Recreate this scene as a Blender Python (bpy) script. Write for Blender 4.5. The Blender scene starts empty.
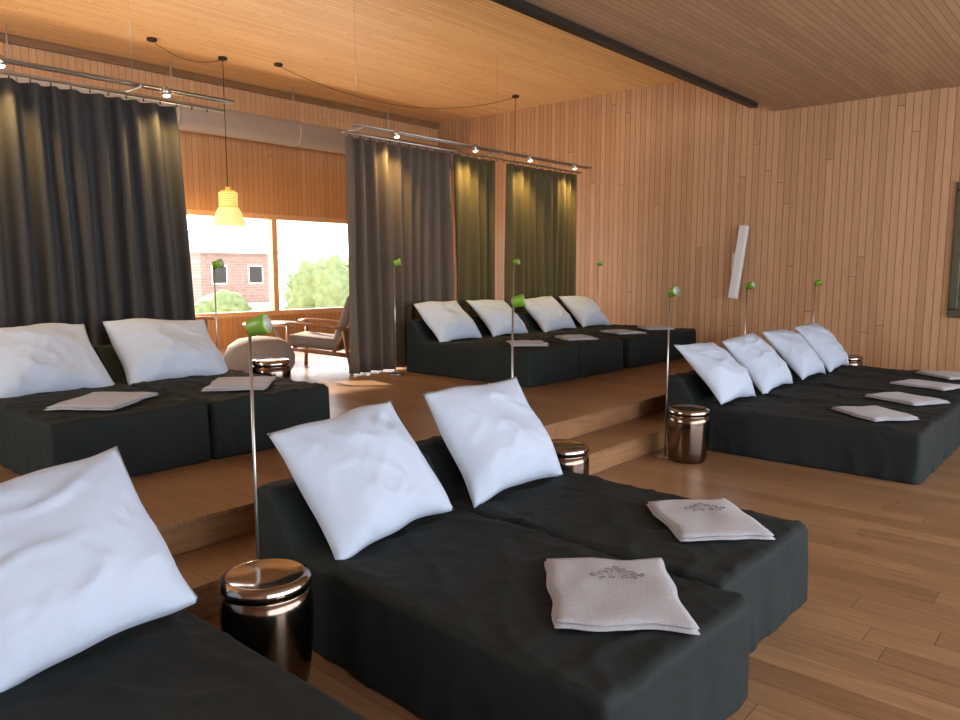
import bpy, bmesh, math, random
from mathutils import Vector, Matrix, noise
random.seed(4)
sc = bpy.context.scene
col = sc.collection
sc.view_settings.view_transform = 'Standard'

# ------------------------------------------------------------ materials
def new_mat(name):
    m = bpy.data.materials.new(name); m.use_nodes = True
    nt = m.node_tree; b = nt.nodes['Principled BSDF']
    return m, nt, b

def simple(name, rgb, rough=0.5, metal=0.0, noise_amt=0.0, nscale=20, bump=0.0, bscale=200, sheen=0.0, emit=None, estr=0.0, bdist=0.01, distort=0.0, spec=0.5):
    m, nt, b = new_mat(name)
    b.inputs['Base Color'].default_value = (*rgb, 1)
    b.inputs['Roughness'].default_value = rough
    b.inputs['Metallic'].default_value = metal
    b.inputs['Specular IOR Level'].default_value = spec
    if sheen: b.inputs['Sheen Weight'].default_value = sheen
    tc = nt.nodes.new('ShaderNodeTexCoord')
    n = nt.nodes.new('ShaderNodeTexNoise'); n.inputs['Scale'].default_value = nscale; n.inputs['Detail'].default_value = 4
    nt.links.new(tc.outputs['Object'], n.inputs['Vector'])
    mx = nt.nodes.new('ShaderNodeMixRGB'); mx.blend_type = 'MIX'
    mx.inputs[1].default_value = (*[c*(1-noise_amt) for c in rgb], 1)
    mx.inputs[2].default_value = (*[min(1, c*(1+noise_amt)) for c in rgb], 1)
    nt.links.new(n.outputs['Fac'], mx.inputs[0]); nt.links.new(mx.outputs[0], b.inputs['Base Color'])
    if bump:
        n2 = nt.nodes.new('ShaderNodeTexNoise'); n2.inputs['Scale'].default_value = bscale; n2.inputs['Detail'].default_value = 3
        n2.inputs['Distortion'].default_value = distort
        nt.links.new(tc.outputs['Object'], n2.inputs['Vector'])
        bp = nt.nodes.new('ShaderNodeBump'); bp.inputs['Strength'].default_value = bump; bp.inputs['Distance'].default_value = bdist
        nt.links.new(n2.outputs['Fac'], bp.inputs['Height']); nt.links.new(bp.outputs[0], b.inputs['Normal'])
    if emit:
        b.inputs['Emission Color'].default_value = (*emit, 1); b.inputs['Emission Strength'].default_value = estr
    return m

def planks(name, along, across, c1, c2, cm, width, length, rough=0.45, mortar=0.003, bump=0.3, grain=0.35, coat=0.0, spec=0.5):
    m, nt, b = new_mat(name)
    N = nt.nodes.new; L = nt.links.new
    def math_(op, a, v=None):
        q = N('ShaderNodeMath'); q.operation = op
        L(a, q.inputs[0])
        if v is not None:
            if isinstance(v, (int, float)): q.inputs[1].default_value = v
            else: L(v, q.inputs[1])
        return q.outputs[0]
    tc = N('ShaderNodeTexCoord'); sp = N('ShaderNodeSeparateXYZ'); cb = N('ShaderNodeCombineXYZ')
    L(tc.outputs['Object'], sp.inputs[0])
    row = math_('FLOOR', math_('DIVIDE', sp.outputs[across], width))
    wn = N('ShaderNodeTexWhiteNoise'); wn.noise_dimensions = '1D'; L(row, wn.inputs['W'])
    off = math_('MULTIPLY', wn.outputs['Value'], length)
    al = math_('ADD', sp.outputs[along], off)
    L(al, cb.inputs[0]); L(sp.outputs[across], cb.inputs[1])
    br = N('ShaderNodeTexBrick'); br.offset = 0.0; br.offset_frequency = 2
    br.inputs['Color1'].default_value = (*c1, 1); br.inputs['Color2'].default_value = (*c2, 1); br.inputs['Mortar'].default_value = (*cm, 1)
    br.inputs['Scale'].default_value = 1; br.inputs['Mortar Size'].default_value = mortar; br.inputs['Mortar Smooth'].default_value = 0.2
    br.inputs['Brick Width'].default_value = length; br.inputs['Row Height'].default_value = width
    L(cb.outputs[0], br.inputs['Vector'])
    mp = N('ShaderNodeMapping'); mp.inputs['Scale'].default_value = (2.0, 30, 1); L(cb.outputs[0], mp.inputs[0])
    n = N('ShaderNodeTexNoise'); n.inputs['Scale'].default_value = 1.6; n.inputs['Detail'].default_value = 6; n.inputs['Distortion'].default_value = 0.6
    L(mp.outputs[0], n.inputs['Vector'])
    rp = N('ShaderNodeValToRGB'); rp.color_ramp.elements[0].position = 0.3; rp.color_ramp.elements[1].position = 0.7
    rp.color_ramp.elements[0].color = (1-grain, 1-grain, 1-grain, 1); rp.color_ramp.elements[1].color = (1.0, 1.0, 1.0, 1)
    L(n.outputs['Fac'], rp.inputs[0])
    mu = N('ShaderNodeMixRGB'); mu.blend_type = 'MULTIPLY'; mu.inputs[0].default_value = 1
    L(br.outputs['Color'], mu.inputs[1]); L(rp.outputs[0], mu.inputs[2]); L(mu.outputs[0], b.inputs['Base Color'])
    b.inputs['Roughness'].default_value = rough
    b.inputs['Specular IOR Level'].default_value = spec
    bp = N('ShaderNodeBump'); bp.invert = True; bp.inputs['Strength'].default_value = bump; bp.inputs['Distance'].default_value = 0.004
    L(br.outputs['Fac'], bp.inputs['Height']); L(bp.outputs[0], b.inputs['Normal'])
    return m

M_floor = planks('oak_floor', 0, 1, (0.315,0.180,0.092), (0.215,0.116,0.058), (0.08,0.04,0.02), 0.15, 2.1, rough=0.31, grain=0.34, mortar=0.002, spec=.5)
M_riser = planks('oak_riser', 1, 2, (0.33,0.17,0.08), (0.25,0.125,0.055), (0.08,0.038,0.02), 0.17, 2.6, rough=0.36, grain=0.35)
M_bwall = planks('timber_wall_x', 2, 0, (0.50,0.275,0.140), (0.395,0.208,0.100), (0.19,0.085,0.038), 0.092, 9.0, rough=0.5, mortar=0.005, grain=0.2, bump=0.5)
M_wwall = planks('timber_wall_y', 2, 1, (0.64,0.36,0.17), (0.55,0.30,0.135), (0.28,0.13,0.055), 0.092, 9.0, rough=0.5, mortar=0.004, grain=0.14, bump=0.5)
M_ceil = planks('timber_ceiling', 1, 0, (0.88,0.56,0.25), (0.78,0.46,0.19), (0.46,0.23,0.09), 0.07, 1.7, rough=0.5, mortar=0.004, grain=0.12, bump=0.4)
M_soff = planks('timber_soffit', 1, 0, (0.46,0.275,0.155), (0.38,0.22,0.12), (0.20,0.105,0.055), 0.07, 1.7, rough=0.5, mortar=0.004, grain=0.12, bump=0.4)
M_frame = simple('window_frame_wood', (0.68,0.44,0.25), 0.45, noise_amt=0.15, nscale=12)
M_dark = simple('dark_steel', (0.03,0.025,0.022), 0.45, 0.6)
M_steel = simple('brushed_steel', (0.35,0.34,0.33), 0.3, 0.9, noise_amt=0.1)
M_duct = simple('duct_grey_paint', (0.36,0.32,0.28), 0.5, noise_amt=0.05)
M_bed = simple('black_bed_fabric', (0.0066,0.0108,0.0114), 0.8, noise_amt=0.3, nscale=5, bump=0.55, bscale=4, bdist=0.035, distort=.8, spec=.3)
M_pil = simple('white_cotton', (0.41,0.47,0.58), 0.85, noise_amt=0.02, bump=0.5, bscale=5, bdist=.022, distort=.7, spec=.2)
M_tow = simple('towel_cloth', (0.31,0.31,0.345), 0.95, noise_amt=0.1, nscale=60, bump=0.5, bscale=160, sheen=0.15)
M_embr = simple('embroidery', (0.12,0.10,0.115), 0.9)
M_cop = simple('dark_bronze', (0.17,0.125,0.10), 0.17, 1.0, noise_amt=0.2, nscale=3)
M_coptop = simple('bronze_top', (0.34,0.29,0.26), 0.12, 1.0, noise_amt=0.1, nscale=3)
M_green = simple('lamp_green', (0.14,0.30,0.02), 0.4)
M_lampw = simple('lamp_inner', (0.30,0.31,0.26), 0.4)
M_curA = simple('curtain_charcoal', (0.030,0.028,0.030), 0.9, noise_amt=0.25, nscale=30, bump=0.15)
M_curB = simple('curtain_taupe', (0.085,0.063,0.048), 0.9, noise_amt=0.2, nscale=30, bump=0.15)
M_curC = simple('curtain_olive', (0.075,0.058,0.021), 0.9, noise_amt=0.2, nscale=30, bump=0.15)
M_bulb = simple('bulb_glow', (1,0.85,0.6), 0.4, emit=(1,0.72,0.36), estr=25)
M_pend = simple('amber_glass', (0.8,0.42,0.12), 0.4, noise_amt=0.2, nscale=25, emit=(1,0.40,0.06), estr=1.0)
M_pend2 = simple('opal_glass', (0.8,0.55,0.3), 0.3, emit=(1,0.55,0.20), estr=1.2)
M_white = simple('white_plastic', (0.56,0.56,0.57), 0.4)
M_grey = simple('grey_upholstery', (0.16,0.125,0.11), 0.9, noise_amt=0.2, nscale=60, bump=0.2)
M_teak = simple('teak_wood', (0.24,0.10,0.04), 0.4, noise_amt=0.3, nscale=15)
M_brick = planks('exterior_brick', 1, 2, (0.26,0.145,0.11), (0.20,0.11,0.085), (0.30,0.20,0.17), 0.15, 0.4, mortar=0.015)
M_roof = simple('exterior_roof', (0.34,0.31,0.30), 0.8, noise_amt=0.1)
M_leaf = simple('foliage', (0.15,0.19,0.08), 0.9, noise_amt=0.6, nscale=6, bump=1, bscale=10)
M_ground = simple('exterior_ground', (0.78,0.74,0.66), 0.9, noise_amt=0.1, nscale=1)
M_goldf = simple('dark_bronze_frame', (0.06,0.055,0.035), 0.4, 0.5, noise_amt=0.3)

def paint_mat():
    m, nt, b = new_mat('green_painting')
    tc = nt.nodes.new('ShaderNodeTexCoord'); n = nt.nodes.new('ShaderNodeTexNoise')
    n.inputs['Scale'].default_value = 9; n.inputs['Detail'].default_value = 8; n.inputs['Distortion'].default_value = 1.5
    r = nt.nodes.new('ShaderNodeValToRGB'); e = r.color_ramp.elements
    e[0].position = .35; e[0].color = (0.01,0.018,0.012,1); e[1].position = .7; e[1].color = (0.10,0.13,0.04,1)
    nt.links.new(tc.outputs['Object'], n.inputs['Vector']); nt.links.new(n.outputs['Fac'], r.inputs[0]); nt.links.new(r.outputs[0], b.inputs['Base Color'])
    return m
M_paint = paint_mat()
def glass_mat():
    m = bpy.data.materials.new('window_glass'); m.use_nodes = True; nt = m.node_tree; nt.nodes.clear()
    o = nt.nodes.new('ShaderNodeOutputMaterial'); t = nt.nodes.new('ShaderNodeBsdfTransparent'); g = nt.nodes.new('ShaderNodeBsdfGlossy')
    g.inputs['Roughness'].default_value = 0.02; x = nt.nodes.new('ShaderNodeMixShader'); x.inputs[0].default_value = 0.05
    nt.links.new(t.outputs[0], x.inputs[1]); nt.links.new(g.outputs[0], x.inputs[2]); nt.links.new(x.outputs[0], o.inputs[0])
    return m
M_glass = glass_mat()

# ------------------------------------------------------------ mesh builder
class MB:
    def __init__(s, mats): s.bm = bmesh.new(); s.mats = mats
    def _merge(s, b2, mi, M=None, smooth=False):
        if M is not None: b2.transform(M)
        bmesh.ops.recalc_face_normals(b2, faces=b2.faces)
        vm = {}
        for v in b2.verts: vm[v] = s.bm.verts.new(v.co)
        for f in b2.faces:
            try:
                nf = s.bm.faces.new([vm[v] for v in f.verts]); nf.material_index = mi; nf.smooth = smooth
            except ValueError: pass
        b2.free()
    def box(s, c, d, mi=0, bev=0.0, seg=2, rot=None, smooth=False):
        b = bmesh.new(); bmesh.ops.create_cube(b, size=1)
        for v in b.verts: v.co = Vector((v.co.x*d[0], v.co.y*d[1], v.co.z*d[2]))
        if bev: bmesh.ops.bevel(b, geom=b.edges[:], offset=bev, segments=seg, profile=0.5, affect='EDGES')
        M = Matrix.Translation(c)
        if rot: M = M @ rot.to_4x4()
        s._merge(b, mi, M, smooth)
    def revolve(s, prof, mi=0, M=None, n=40):
        b = bmesh.new(); rings = []
        for r, z in prof:
            if r < 1e-5: rings.append([b.verts.new((0,0,z))])
            else: rings.append([b.verts.new((r*math.cos(2*math.pi*i/n), r*math.sin(2*math.pi*i/n), z)) for i in range(n)])
        for a, c in zip(rings, rings[1:]):
            for i in range(n):
                j = (i+1) % n
                if len(a) == 1 and len(c) > 1: b.faces.new([a[0], c[i], c[j]])
                elif len(c) == 1 and len(a) > 1: b.faces.new([a[i], a[j], c[0]])
                elif len(a) > 1: b.faces.new([a[i], a[j], c[j], c[i]])
        s._merge(b, mi, M, True)
    def tube(s, pts, r, mi=0, n=8, flat=(1,1)):
        b = bmesh.new(); pts = [Vector(p) for p in pts]; rings = []; up = None
        for k, p in enumerate(pts):
            t = (pts[min(k+1, len(pts)-1)] - pts[max(k-1, 0)]).normalized()
            if up is None:
                up = Vector((0,0,1)) if abs(t.z) < .9 else Vector((1,0,0))
            x = t.cross(up).normalized(); up = x.cross(t).normalized()
            rings.append([b.verts.new(p + x*r*flat[0]*math.cos(2*math.pi*(i+.5)/n) + up*r*flat[1]*math.sin(2*math.pi*(i+.5)/n)) for i in range(n)])
        for a, c in zip(rings, rings[1:]):
            for i in range(n): b.faces.new([a[i], a[(i+1)%n], c[(i+1)%n], c[i]])
        b.faces.new(rings[0][::-1]); b.faces.new(rings[-1])
        s._merge(b, mi, None, n > 4)
    def done(s, name, loc=(0,0,0), rz=0.0):
        me = bpy.data.meshes.new(name); s.bm.to_mesh(me); s.bm.free()
        for m in s.mats: me.materials.append(m)
        o = bpy.data.objects.new(name, me); col.objects.link(o)
        o.location = loc; o.rotation_euler = (0,0,rz)
        return o

def slab(name, x0, x1, y0, y1, z0, z1, mat):
    m = MB([mat]); m.box(((x0+x1)/2,(y0+y1)/2,(z0+z1)/2), (x1-x0,y1-y0,z1-z0)); return m.done(name)

# ------------------------------------------------------------ room
XW, XR, Y0, YB, ZC, ZS, XS = -10.7, 3.2, -2.5, 10.9, 4.42, 3.77, -4.05
PZ = 0.34
slab('floor', XW-.3, XR+.3, Y0-.3, YB+.3, -0.2, 0.0, M_floor)
m = MB([M_floor, M_riser])
def stepbox(x0, x1, z):
    m.box(((x0+x1)/2,(Y0+YB)/2,z-.0125), (x1-x0+0.0, YB-Y0, .025), 0, bev=.004)
m.box(((XW-3.4-.012)/2,(Y0+YB)/2,(PZ-.025)/2), (-3.412-XW, YB-Y0, PZ-.025), 1)
stepbox(XW, -3.385, PZ)
m.box((-3.21,(Y0+YB)/2,(.17-.025)/2), (.40, YB-Y0, .145), 1)
m.box((-3.205,(Y0+YB)/2,.1575), (.42, YB-Y0, .025), 0, bev=.004)
m.done('floor_platform')
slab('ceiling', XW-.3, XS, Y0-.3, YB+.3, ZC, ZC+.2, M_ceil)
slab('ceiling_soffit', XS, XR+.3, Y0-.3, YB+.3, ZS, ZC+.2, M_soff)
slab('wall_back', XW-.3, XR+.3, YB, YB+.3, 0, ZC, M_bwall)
WZ0, WZ1, WY0, WY1 = 0.80, 2.45, -1.8, 9.9
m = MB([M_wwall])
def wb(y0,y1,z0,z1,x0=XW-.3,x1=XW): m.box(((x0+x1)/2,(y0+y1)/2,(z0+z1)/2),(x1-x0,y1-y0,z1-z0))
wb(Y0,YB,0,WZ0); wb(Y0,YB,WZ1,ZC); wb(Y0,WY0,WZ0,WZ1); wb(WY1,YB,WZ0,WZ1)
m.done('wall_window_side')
# near wall (behind the photographer), its window added for warm ceiling fill
m = MB([M_bwall]); NX0,NX1,NZ0,NZ1 = -9.6,-4.4,1.2,3.6
def nb(x0,x1,z0,z1): m.box(((x0+x1)/2,Y0-.15,(z0+z1)/2),(x1-x0,.3,z1-z0))
nb(XW-.3,XR+.3,0,NZ0); nb(XW-.3,XR+.3,NZ1,ZC); nb(XW-.3,NX0,NZ0,NZ1); nb(NX1,XR+.3,NZ0,NZ1)
m.done('wall_near')
m = MB([M_frame])
for z in (NZ0+.04,NZ1-.04): m.box(((NX0+NX1)/2,Y0-.1,z),(NX1-NX0,.14,.08))
for i in range(4): m.box((NX0+.05+i*(NX1-NX0-.1)/3,Y0-.1,(NZ0+NZ1)/2),(.1,.12,NZ1-NZ0-.16))
m.done('added_fill_window')  # frame of the added, unseen opening for the fill light
# window frame
m = MB([M_frame, M_glass])
m.box((XW-.1,(WY0+WY1)/2,WZ0+.04),(.16,WY1-WY0,.08),0,bev=.005)
m.box((XW-.1,(WY0+WY1)/2,WZ1-.04),(.16,WY1-WY0,.08),0,bev=.005)
for y in (-1.76,.4,2.62,4.84,7.10,9.28,9.86): m.box((XW-.1,y,(WZ0+WZ1)/2),(.14,.10,WZ1-WZ0-.16),0,bev=.005)
m.box((XW-.12,(WY0+WY1)/2,(WZ0+WZ1)/2),(.008,WY1-WY0-.1,WZ1-WZ0-.1),1)
m.done('window_1')
# right side wall with large glazing (behind the photographer's right)
m = MB([M_wwall])
RY0,RY1,RZ0,RZ1 = -1.8,10.0,0.3,3.2
wb(Y0,YB,0,RZ0,XR,XR+.3); wb(Y0,YB,RZ1,ZC,XR,XR+.3); wb(Y0,RY0,RZ0,RZ1,XR,XR+.3); wb(RY1,YB,RZ0,RZ1,XR,XR+.3)
m.done('wall_right')
m = MB([M_frame])
m.box((XR+.1,(RY0+RY1)/2,RZ0+.04),(.14,RY1-RY0,.08)); m.box((XR+.1,(RY0+RY1)/2,RZ1-.04),(.14,RY1-RY0,.08))
for i in range(6): m.box((XR+.1,RY0+.05+i*(RY1-RY0-.1)/5,(RZ0+RZ1)/2),(.12,.1,RZ1-RZ0-.16))
m.done('window_2')
slab('ceiling_shadow_strip', XW, XW+.05, Y0, YB, ZC-.10, ZC-.001, M_riser)  # dark strip standing in for the shadow line under the ceiling
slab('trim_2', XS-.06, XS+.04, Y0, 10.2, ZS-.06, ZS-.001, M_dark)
slab('baseboard_back', -3.0, XR, YB-.02, YB, 0.0, .08, M_riser)

# duct
m = MB([M_duct]); m.tube([(XW+.42,Y0+.02,3.70),(XW+.42,YB-.02,3.70)], .2, 0, n=32)
for y in range(-1, 11, 2): m.tube([(XW+.42,y+.2,3.70),(XW+.42,y+.24,3.70)], .207, 0, n=32)
for y in range(-1, 11, 2): m.tube([(XW+.42,y+.22,3.88),(XW+.42,y+.22,ZC)], .008, 0)
m.done('ventilation_duct')

# ------------------------------------------------------------ beds
def bed_mesh(seed, L=1.86):
    W, H, HB = 0.925, 0.38, 0.62
    b = bmesh.new()
    prof = [(0,0.0),(0,HB),(.13,HB),(.30,H),(L,H),(L,0.0)]
    vs = [b.verts.new((x,-W/2,z)) for x,z in prof]
    f = b.faces.new(vs); r = bmesh.ops.extrude_face_region(b, geom=[f])
    bmesh.ops.translate(b, verts=[g for g in r['geom'] if isinstance(g, bmesh.types.BMVert)], vec=(0,W,0))
    bmesh.ops.recalc_face_normals(b, faces=b.faces)
    bmesh.ops.bevel(b, geom=[e for e in b.edges if not all(v.co.z<.01 for v in e.verts)], offset=.022, segments=3, profile=.5, affect='EDGES', clamp_overlap=True)
    me = bpy.data.meshes.new('t'); b.to_mesh(me); b.free()
    o = bpy.data.objects.new('t', me); col.objects.link(o)
    md = o.modifiers.new('r','REMESH'); md.mode='VOXEL'; md.voxel_size=.020
    sm = o.modifiers.new('s','SMOOTH'); sm.iterations=2
    dg = bpy.context.evaluated_depsgraph_get(); dg.update()
    me2 = bpy.data.meshes.new_from_object(o.evaluated_get(dg)); bpy.data.objects.remove(o)
    N = noise.noise
    for v in me2.vertices:
        c = v.co.copy(); n = v.normal
        if n.z < .6 and c.z < H:
            k = max(0,(H-.04-c.z)/H)
            s = c.x*7 if abs(n.y) > abs(n.x) else c.y*7
            w = N(Vector((s, seed*3.1, c.z*.8))); rd = (1-abs(N(Vector((s*.8+5, seed, c.z*.6)))))**8
            v.co = c + Vector((n.x,n.y,0))*(k*(.008 + .016*w + .012*rd))
        elif n.z > .5:
            p = Vector((c.x*1.8+.9*c.y, c.y*3.0+seed*7, 1.3))
            rd = (1-abs(N(p+Vector((3,1,seed)))))**14
            rd2 = (1-abs(N(Vector((c.x*2.6-1.6*c.y, c.y*1.8+seed*5+c.x, 5)))))**18
            rd3 = (1-abs(N(Vector((c.x*4.5+2*c.y, c.y*4-c.x+seed, 9)))))**16
            v.co.z += .005*N(p) + .013*rd + .011*rd2 + .006*rd3 - .008
        if v.co.z < .0: v.co.z = 0
    for p in me2.polygons: p.use_smooth = True
    me2.materials.clear(); me2.materials.append(M_bed)
    return me2
BEDS = [bed_mesh(i) for i in range(3)]
BEDL = [bed_mesh(i+5, 2.02) for i in range(2)]
cnt = [0]
def add_bed(xh, yc, z, lib=BEDS, rz=0):
    o = bpy.data.objects.new('daybed', lib[cnt[0]%len(lib)]); cnt[0]+=1
    col.objects.link(o); o.location = (xh, yc, z); o.rotation_euler=(0,0,math.radians(rz)); return o

# ------------------------------------------------------------ pillows
def pillow_mesh(seed, w=.79, h=.65, t=.140):
    n = 36; b = bmesh.new(); T = []; B = []
    for i in range(n+1):
        rt=[]; rb=[]
        for j in range(n+1):
            u = -1+2*i/n; v = -1+2*j/n
            pu = 1-abs(u)**2.2; pv = 1-abs(v)**2.2
            sl = 1-.25*v
            th = t*sl*(max(pu,0)*max(pv,0))**.60
            x = u*w/2*(1-.05*(1-v*v)*abs(u)) + .012*noise.noise(Vector((v*1.5,seed,1)))
            y = v*h/2*(1-.07*(1-u*u)*abs(v)) + .022*noise.noise(Vector((u*1.5,seed,5)))*abs(v)
            edge = min(pu,pv)
            wr = noise.noise(Vector((u*1.4+seed*5, v*1.4, 0)))*.030
            rd = (1-abs(noise.noise(Vector((u*1.3+seed*3, v*2.0, 6)))))**11
            rd2 = (1-abs(noise.noise(Vector((u*2.4-v+seed*7, v*1.5+u, 2)))))**14
            wr += .016*rd + .011*rd2 - .010
            wr += .009*math.sin(8*math.atan2(u,v)+seed)*(abs(u)*abs(v))
            z = -.02*(abs(u)**2) + noise.noise(Vector((u+seed*3, v, 8)))*.02
            rt.append(b.verts.new((x, y, z+th + wr*min(1,edge*1.6))))
            if i in (0,n) or j in (0,n): rb.append(rt[-1])
            else: rb.append(b.verts.new((x, y, z-th*.55)))
        T.append(rt); B.append(rb)
    for i in range(n):
        for j in range(n):
            b.faces.new([T[i][j],T[i+1][j],T[i+1][j+1],T[i][j+1]])
            try: b.faces.new([B[i][j],B[i][j+1],B[i+1][j+1],B[i+1][j]])
            except ValueError: pass
    for f in b.faces: f.smooth = True
    me = bpy.data.meshes.new('pillow'); b.to_mesh(me); b.free(); me.materials.append(M_pil); return me
PIL = [pillow_mesh(i*1.7+.3) for i in range(5)]
pc = [0]
def add_pillow(xh, yc, z, lean=52, spin=0, dx=0, dz=0.0, size=1.0, yaw=0):
    o = bpy.data.objects.new('pillow', PIL[pc[0]%5]); pc[0]+=1; col.objects.link(o)
    a = math.radians(lean)
    ax = Vector((0,1,0)); ay = Vector((-math.cos(a),0,math.sin(a))); az = ax.cross(ay)
    R = Matrix((ax,ay,az)).transposed()
    R = Matrix.Rotation(math.radians(yaw),3,'Z') @ R @ Matrix.Rotation(math.radians(spin),3,'Z')
    o.matrix_world = Matrix.Translation((xh+.30+dx, yc, z+.38+.275*size+dz)) @ R.to_4x4() @ Matrix.Scale(size,4)
    return o

# ------------------------------------------------------------ towels
def add_towel(x, y, z, w, d, rz, seed=0, logo=False):
    m = MB([M_tow, M_embr]); n = 16
    def layer(sx, sy, ox, oy, z0, th):
        b = bmesh.new(); g=[];gb=[]
        for i in range(n+1):
            r=[];rb=[]
            for j in range(n+1):
                u=-1+2*i/n; v=-1+2*j/n
                e = min(1,(1-abs(u)**8))*min(1,(1-abs(v)**8))
                wv = noise.noise(Vector((u*1.7+seed*4,v*1.7,z0*50)))*.012
                px = ox+u*sx/2+ noise.noise(Vector((v*1.5,seed+u,2)))*.03; py = oy+v*sy/2+noise.noise(Vector((u*1.5,seed+3,v)))*.03
                r.append(b.verts.new((px,py,z0+th*(.35+.65*max(e,0)**.5)+max(wv,-.004)*e)))
                rb.append(b.verts.new((px,py,z0)))
            g.append(r);gb.append(rb)
        for i in range(n):
            for j in range(n):
                b.faces.new([g[i][j],g[i+1][j],g[i+1][j+1],g[i][j+1]])
                b.faces.new([gb[i][j],gb[i][j+1],gb[i+1][j+1],gb[i+1][j]])
        for k in range(n):
            b.faces.new([g[k][0],gb[k][0],gb[k+1][0],g[k+1][0]]); b.faces.new([g[k+1][n],gb[k+1][n],gb[k][n],g[k][n]])
            b.faces.new([g[0][k+1],gb[0][k+1],gb[0][k],g[0][k]]); b.faces.new([g[n][k],gb[n][k],gb[n][k+1],g[n][k+1]])
        m._merge(b,0,None,True)
    layer(w,d,0,0,0,.012); layer(w*.985,d*.97,.004,.006,.012,.013)
    if logo:
        def spiral(cx,cy,r,a0,turns,dirn):
            return [(cx+r*(1-.75*t/18)*math.cos(a0+dirn*turns*6.28*t/18), cy+r*(1-.75*t/18)*math.sin(a0+dirn*turns*6.28*t/18), .031) for t in range(19)]
        cx, cy = 0.03, d*.18
        for (dx,dy,r,a,dn) in [(-.055,0,.024,0,1),(.055,0,.024,3.14,-1),(-.03,.030,.020,-1,1),(.03,.030,.020,4.1,-1),(-.09,-.008,.016,0,-1),(.09,-.008,.016,3.14,1),(0,.055,.018,-1.57,1),(-.02,-.03,.016,1.5,1),(.02,-.03,.016,1.5,-1),(-.06,-.04,.014,0,1),(.06,-.04,.014,3.1,-1)]:
            m.tube(spiral(cx+dx,cy+dy,r,a,.9,dn), .0016, 1, n=5)
    return m.done('folded_towel', (x,y,z), math.radians(rz))

XH = -2.84
for yc in (-.22, .735): add_bed(XH, yc, 0)
add_pillow(XH, .79, 0, lean=52, dx=.03, dz=-.02, yaw=3, spin=6)
add_pillow(XH, -.25, 0, lean=50, dx=.04)
add_bed(-2.83, 2.20, 0, rz=-2.5); add_bed(-2.93, 3.12, 0, rz=-1)
add_pillow(XH, 2.14, 0, lean=53, dx=-.01, dz=-.01, spin=4, yaw=4, size=.98)
add_pillow(XH, 3.07, 0, lean=56, dx=-.02, spin=1)
TZ = .390
add_towel(-1.34, 2.25, TZ, .46, .57, 39, 1, True)
add_towel(-1.43, 3.22, TZ, .42, .52, 46, 2, True)
add_towel(-1.5, .2, TZ, .44, .52, 20, 2, False)
RG = [6.50, 7.445, 8.52, 9.465]
for i,yc in enumerate(RG):
    add_bed(-3.10, yc, 0, BEDL)
    add_pillow(-3.10, yc-.05, 0, lean=46+3*i%5, dx=.01+.01*(i%2), dz=-.015, spin=(-3,3,-2,2)[i], yaw=(3,-2,2,0)[i], size=1.03)
    add_towel(-1.52+.03*(i%2), yc+.07, TZ, .42, .54, 50+12*(i%3), i+3)
UG = [6.52, 7.465, 8.55, 9.475]
for i,yc in enumerate(UG):
    add_bed(-6.50, yc, PZ)
    add_pillow(-6.50, yc-.03, PZ, lean=46-2*(i%2), dx=.01, dz=-.045, spin=(3,-2,4,-3)[i], yaw=(0,3,-3,2)[i], size=.98)
    add_towel(-5.05, yc+.03, PZ+TZ, .40, .50, 45+10*(i%3), i+8)
for i,yc in enumerate((1.90, 2.85)):
    add_bed(-6.22, yc, PZ)
    add_pillow(-6.22, yc-.03, PZ, lean=43, dx=.14, dz=-.10, spin=(2,-2)[i], size=1.07)
    add_towel(-4.80, yc+.0, PZ+TZ, .42, .56, 40+10*i, i+12)

# ------------------------------------------------------------ stools
def add_stool(x,y,z):
    m = MB([M_cop, M_coptop])
    prof = [(0,0),(.125,0),(.138,.006),(.148,.03),(.158,.10),(.166,.20),(.169,.29),(.168,.34),(.163,.365),(.154,.378),(.150,.384),(.153,.390),(.162,.396),(.167,.408)]
    m.revolve(prof, 0, n=48)
    m.revolve([(.167,.408),(.166,.422),(.158,.434),(.146,.440),(.138,.440),(.130,.436),(.06,.434),(0,.434)],1,n=48)
    return m.done('bronze_side_table', (x,y,z))
add_stool(-2.33,1.455,0); add_stool(-2.69,3.87,0); add_stool(-2.66,5.60,0); add_stool(-2.75,10.42,0)
add_stool(-5.60,3.62,PZ)

# ------------------------------------------------------------ reading lamps
def add_lamp(x,y,z,h=1.34,rz=0.0):
    m = MB([M_steel, M_green, M_lampw, M_dark])
    m.revolve([(0,0),(.10,0),(.105,.004),(.105,.010),(.10,.014),(.012,.018),(0,.018)],0)
    m.tube([(0,0,.015),(0,0,h-.02)],.0065,0,n=10)
    m.tube([(0,0,h-.03),(.0,.0,h+.01)],.012,3,n=10)
    R = Matrix.Translation((.035,0,h)) @ Matrix.Rotation(math.radians(75),4,'Y')
    m.revolve([(0,-.040),(.026,-.040),(.034,-.036),(.040,.032),(.041,.042),(.037,.042)],1,R,n=28)
    m.revolve([(.037,.042),(.033,.02),(0,.012)],2,R,n=28)
    return m.done('reading_floor_lamp',(x,y,z),rz)
add_lamp(-2.63,1.61,0,1.33,.6)
add_lamp(-2.99,3.72,0,1.35,.6)
add_lamp(-2.87,5.62,0,1.37,-.3)
add_lamp(-3.20,8.05,PZ-.17,1.21,0)
add_lamp(-3.20,10.35,PZ-.17,1.21,.5)
add_lamp(-6.42,5.82,PZ,1.29,.8)
add_lamp(-6.42,8.01,PZ,1.31,.3)
add_lamp(-6.42,10.12,PZ,1.31,.3)
add_lamp(-6.30,3.52,PZ,1.26,.6)

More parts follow.
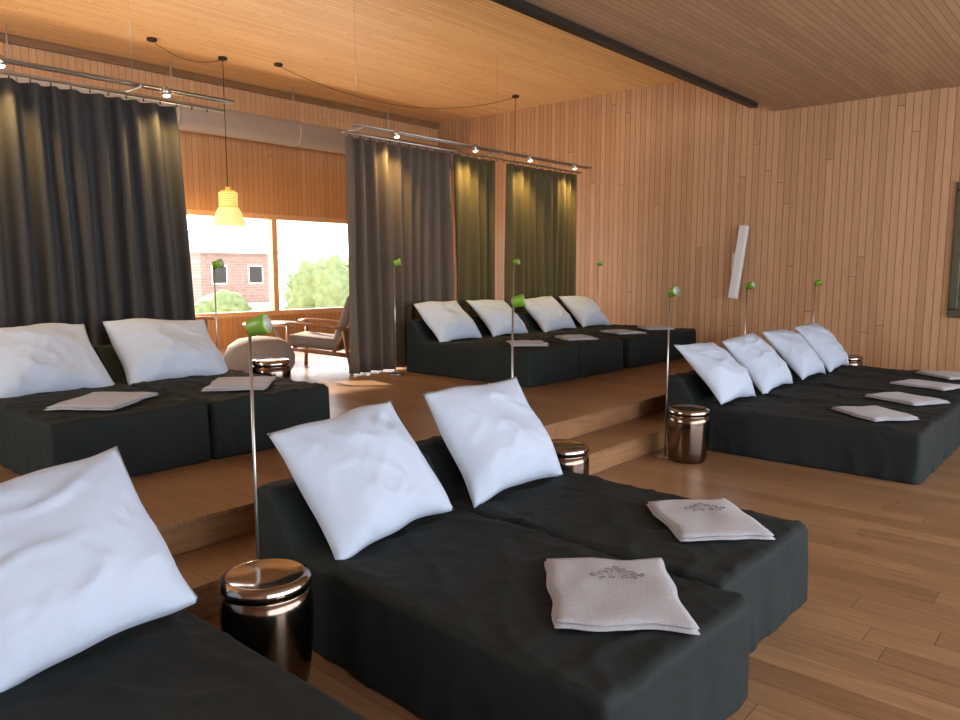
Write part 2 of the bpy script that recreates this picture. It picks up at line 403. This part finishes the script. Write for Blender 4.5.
# ------------------------------------------------------------ curtains
def add_curtain(y0,y1,mat,seed,z0=PZ+.02,z1=3.02,x=-6.72,amp=.065,per=.17,flare1=0,flare0=0):
    b = bmesh.new(); ny = int((y1-y0)/.016); nz = 16; G=[]; N = noise.noise
    for i in range(ny+1):
        s = i/ny; y = y0+(y1-y0)*s; r=[]
        for k in range(nz+1):
            q = k/nz; z = z0+(z1-z0)*q
            ph = 2*math.pi*(y/per) + 4.2*N(Vector((y*1.9,seed,q*.45)))+ .8*N(Vector((y*4,seed+4,q*1.5)))
            am = amp*(1.0-.40*q)*(1+.65*N(Vector((y*2.3,seed+9,q*.6))))
            xx = x + am*math.sin(ph)
            yy = y + .02*math.cos(ph*.5)*(1-q) + flare1*(s**3)*(1-q)**.8 + flare0*((1-s)**3)*(1-q)**.8
            r.append(b.verts.new((xx,yy,z)))
        G.append(r)
    for i in range(ny):
        for k in range(nz): b.faces.new([G[i][k],G[i+1][k],G[i+1][k+1],G[i][k+1]]).smooth=True
    me = bpy.data.meshes.new('curtain'); b.to_mesh(me); b.free(); me.materials.append(mat)
    o = bpy.data.objects.new('curtain',me); col.objects.link(o)
    md = o.modifiers.new('th','SOLIDIFY'); md.thickness=.004
    return o
add_curtain(-1.8,3.42,M_curA,1,flare1=.10)
add_curtain(5.40,7.12,M_curB,2)
add_curtain(7.14,7.95,M_curC,3)
add_curtain(8.24,9.92,M_curC,4)

def add_rail(y0,y1,spots):
    m = MB([M_steel,M_dark,M_bulb])
    for x,z in ((-6.72,3.06),(-6.60,3.12),(-6.52,3.12)):
        m.tube([(x,y0,z),(x,y1,z)],.012,0,n=10)
    y = y0+.12
    while y < y1:
        m.box((-6.62,y,3.10),(.28,.02,.02),0); m.tube([(-6.62,y,3.1),(-6.62,y,ZC)],.0015,0,n=6)
        y += 2.4
    yy = y0+.1
    while yy < y1-.1:
        m.box((-6.72,yy,3.038),(.012,.008,.03),1); yy += .15
    for s in spots:
        R = Matrix.Translation((-6.50,s,3.10)) @ Matrix.Rotation(math.radians(168),4,'Y')
        m.revolve([(0,-.04),(.02,-.04),(.030,-.03),(.034,.045),(.030,.045)],0,R,n=20)
        m.revolve([(.030,.042),(.02,.052),(0,.056)],2,R,n=20)
    o = m.done('curtain_rail')
    for s in spots:
        l = bpy.data.lights.new('spot_bulb','SPOT'); l.energy=85; l.color=(1,.66,.22); l.spot_size=math.radians(105); l.spot_blend=1.0; l.shadow_soft_size=.04
        lo = bpy.data.objects.new('spot_bulb',l); col.objects.link(lo); lo.parent=o
        lo.location=(-6.48,s,3.03)
        lo.rotation_euler = (Vector((-.3,.0,-1))).to_track_quat('-Z','Y').to_euler()
add_rail(-1.9,3.92,[-.3,1.98,3.25])
add_rail(5.35,10.05,[5.95,7.30,8.45,9.55])

# ------------------------------------------------------------ pendants
def add_pendant(x,y,zb,shade=True,cable=None):
    m = MB([M_dark,M_pend,M_pend2])
    m.revolve([(0,ZC),(.06,ZC),(.06,ZC-.03),(.02,ZC-.045),(0,ZC-.045)],0,Matrix.Translation((x,y,0)),n=24)
    m.tube([(x,y,ZC-.03),(x,y,zb+.5)],.005,0,n=6)
    if shade:
        T = Matrix.Translation((x,y,zb))
        m.revolve([(0,.54),(.03,.54),(.035,.50),(.095,.49),(.115,.46),(.125,.30),(.130,.26)],1,T,n=32)
        m.revolve([(.130,.26),(.16,.22),(.19,.14),(.225,.05),(.24,.0),(.232,.0),(.215,.05),(.15,.2),(0,.24)],2,T,n=32)
        for k in range(6): m.revolve([(.1275+.001*k,.29+.032*k),(.131,.297+.032*k),(.126,.304+.032*k)],2,T,n=32)
        m.revolve([(0,.22),(.06,.18),(.08,.10),(.06,.03),(0,.0)],2,T,n=24)
    if cable:
        p0 = Vector((x,y,ZC-.03)); p1 = Vector(cable[0]); sag=cable[1]
        m.tube([p0.lerp(p1,t/16)+Vector((0,0,-sag*4*(t/16)*(1-t/16))) for t in range(17)],.004,0,n=6)
        m.revolve([(0,ZC),(.06,ZC),(.06,ZC-.03),(.02,ZC-.045),(0,ZC-.045)],0,Matrix.Translation((p1.x,p1.y,0)),n=24)
    o = m.done('pendant_lamp' if shade else 'pendant_cord')
    if shade:
        l = bpy.data.lights.new('pendant_bulb','POINT'); l.energy=60; l.color=(1,.6,.25); l.shadow_soft_size=.08
        lo = bpy.data.objects.new('pendant_bulb',l); col.objects.link(lo); lo.parent=o; lo.location=(x,y,zb-.12)
add_pendant(-9.6,5.62,2.15,True,((-9.5,4.6,ZC-.03),.12))
add_pendant(-8.0,10.0,2.0,False,((-9.3,6.3,ZC-.03),.35))

# ------------------------------------------------------------ wall things
m = MB([M_white,M_dark])
R = Matrix.Rotation(math.radians(4),3,'Y') @ Matrix.Rotation(math.radians(-7),3,'X')
m.box((0,-.13,0),(.13,.09,1.08),0,bev=.02,seg=3,rot=R)
m.box((0,-.05,.0),(.05,.12,.10),0,bev=.008); m.box((-.10,-.015,.0),(.09,.03,.28),0,bev=.006)
m.box((0,-.178,0),(.10,.004,.98),0,rot=R)
m.done('column_speaker',(-4.42,YB,1.66))
m = MB([M_goldf,M_paint])
PW,PH = 1.3,1.66
for c,d in (((0,0,PH/2-.05),(PW,.05,.10)),((0,0,-PH/2+.05),(PW,.05,.10)),((-PW/2+.05,0,0),(.10,.05,PH-.2)),((PW/2-.05,0,0),(.10,.05,PH-.2))):
    m.box(c,d,0,bev=.012)
m.box((0,.01,0),(PW-.2,.02,PH-.2),1)
m.done('framed_painting',(-1.11,YB-.025,1.79))

# ------------------------------------------------------------ lounge furniture
def add_armchair(x,y,rz):
    m = MB([M_teak,M_grey])
    for s in (-1,1):
        X=.33*s
        m.tube([(X,.34,0),(X,.33,.30),(X,.31,.56)],.028,0,n=10,flat=(.8,1))
        m.tube([(X,.42,.565),(X,.30,.58),(X,0,.56),(X,-.25,.53),(X,-.42,.50)],.036,0,n=10,flat=(1,.5))
        m.tube([(X,-.46,0),(X,-.40,.25),(X,-.36,.51)],.028,0,n=10,flat=(.8,1))
        m.tube([(X,.33,.28),(X,-.40,.20)],.026,0,n=10)
        m.tube([(X*.85,-.20,.20),(X*.85,-.42,.55),(X*.85,-.56,.84)],.022,0,n=10)
    for yy,z in ((.33,.27),(-.38,.2),(-.54,.80)): m.tube([(-.33,yy,z),(.33,yy,z)],.022,0,n=10)
    for k in range(4):m.tube([(-.28,-.30-.06*k,.33+.13*k),(.28,-.30-.06*k,.33+.13*k)],.012,0,n=8)
    m.box((0,.02,.34),(.58,.66,.14),1,bev=.05,seg=4,rot=Matrix.Rotation(math.radians(6),3,'X'),smooth=True)
    m.box((0,-.36,.62),(.56,.14,.60),1,bev=.055,seg=4,rot=Matrix.Rotation(math.radians(20),3,'X'),smooth=True)
    return m.done('lounge_armchair',(x,y,PZ),rz)
add_armchair(-7.50,5.60,math.radians(125))
add_armchair(-9.4,4.6,math.radians(-60))
m = MB([M_grey]); m.revolve([(0,.0),(.24,.0),(.33,.04),(.385,.14),(.39,.24),(.34,.36),(.24,.43),(.1,.455),(0,.46)],0,n=40)
o = m.done('pouf',(-7.45,4.68,PZ))
m = MB([M_white,M_steel]); m.revolve([(0,.44),(.36,.44),(.37,.45),(.37,.465),(.36,.475),(0,.475)],0)
for k in range(3):
    a=k*2.094; m.tube([(.1*math.cos(a),.1*math.sin(a),.45),(.3*math.cos(a),.3*math.sin(a),0)],.014,1)
m.done('coffee_table',(-9.1,5.9,PZ))

# ------------------------------------------------------------ exterior
slab('exterior_ground', -120, XW-.35, -60, 90, -.5, -.2, M_ground)
m = MB([M_brick,M_roof,M_white,M_dark])
m.box((0,0,1.2),(5,4.4,2.8),0)
b = bmesh.new()
P=[(-2.8,-2.5,2.6),(2.8,-2.5,2.6),(2.8,2.5,2.6),(-2.8,2.5,2.6),(0,-2.5,3.8),(0,2.5,3.8)]
V=[b.verts.new(p) for p in P]
for f in ((0,1,4),(2,3,5),(1,2,5,4),(3,0,4,5),(0,3,2,1)): b.faces.new([V[i] for i in f])
m._merge(b,1)
for yy in (-1.2,.9): m.box((2.51,yy,1.5),(.06,.9,1.0),2); m.box((2.55,yy,1.5),(.04,.74,.84),3)
m.done('brick_house',(-38,21.3,-.2))
def add_bush(x,y,r,h,seed):
    b = bmesh.new(); bmesh.ops.create_icosphere(b,subdivisions=4,radius=1)
    for v in b.verts:
        n = v.co.copy(); k = 1+.35*noise.noise(n*2+Vector((seed,0,0)))+.18*noise.noise(n*7)+.12*noise.noise(n*16)
        v.co = Vector((n.x*r*k,n.y*r*k,h/2+n.z*h/2*k))
    m = MB([M_leaf]); m._merge(b,0,None,True); m.done('garden_bush',(x,y,-.25))
add_bush(-19,14.2,1.1,2.1,1); add_bush(-19,16.5,1.4,2.5,5); add_bush(-21,12.0,.8,1.1,9)

# ------------------------------------------------------------ lights
w = bpy.data.worlds.new('World'); sc.world = w; w.use_nodes = True
bg = w.node_tree.nodes['Background']; bg.inputs[0].default_value = (0.90,0.95,1.0,1); bg.inputs[1].default_value = 6.0
def area(name, loc, target, sx, sy, e, color=(1,1,1), portal=False):
    l = bpy.data.lights.new(name,'AREA'); l.shape='RECTANGLE'; l.size=sx; l.size_y=sy; l.energy=e; l.color=color
    if portal: l.cycles.is_portal = True
    o = bpy.data.objects.new(name,l); col.objects.link(o); o.location=loc
    o.rotation_euler=(Vector(target)-Vector(loc)).to_track_quat('-Z','Y').to_euler()
    return o
area('sky_portal',(XW-.2,(WY0+WY1)/2,1.6),(0,(WY0+WY1)/2,1.6),WY1-WY0,WZ1-WZ0,1,portal=True)
area('daylight_right',(XR+.2,(RY0+RY1)/2,1.75),(0,(RY0+RY1)/2,1.75),RY1-RY0,RZ1-RZ0,315,(.84,.91,1.0))
area('fill_near',((NX0+NX1)/2,Y0-.2,(NZ0+NZ1)/2),((NX0+NX1)/2,2,3.6),NX1-NX0-.2,NZ1-NZ0-.2,230,(1,.89,.72))  # added warm fill, tilted up to brighten the ceiling
s = bpy.data.lights.new('sun','SUN'); s.energy=24; s.angle=.02; s.color=(1,.88,.70)
so = bpy.data.objects.new('sun',s); col.objects.link(so); so.location=(-20,0,12)
so.rotation_euler = Vector((math.cos(math.radians(22)),-.16,-math.sin(math.radians(22)))).to_track_quat('-Z','Y').to_euler()

# ------------------------------------------------------------ camera
cam = bpy.data.cameras.new('camera'); co = bpy.data.objects.new('camera',cam); col.objects.link(co)
cam.sensor_width=36; cam.lens=27.94; cam.clip_end=300
co.location=(0,0,1.55); co.rotation_euler=(math.radians(90-6.9),0,math.radians(41.3))
sc.camera=co
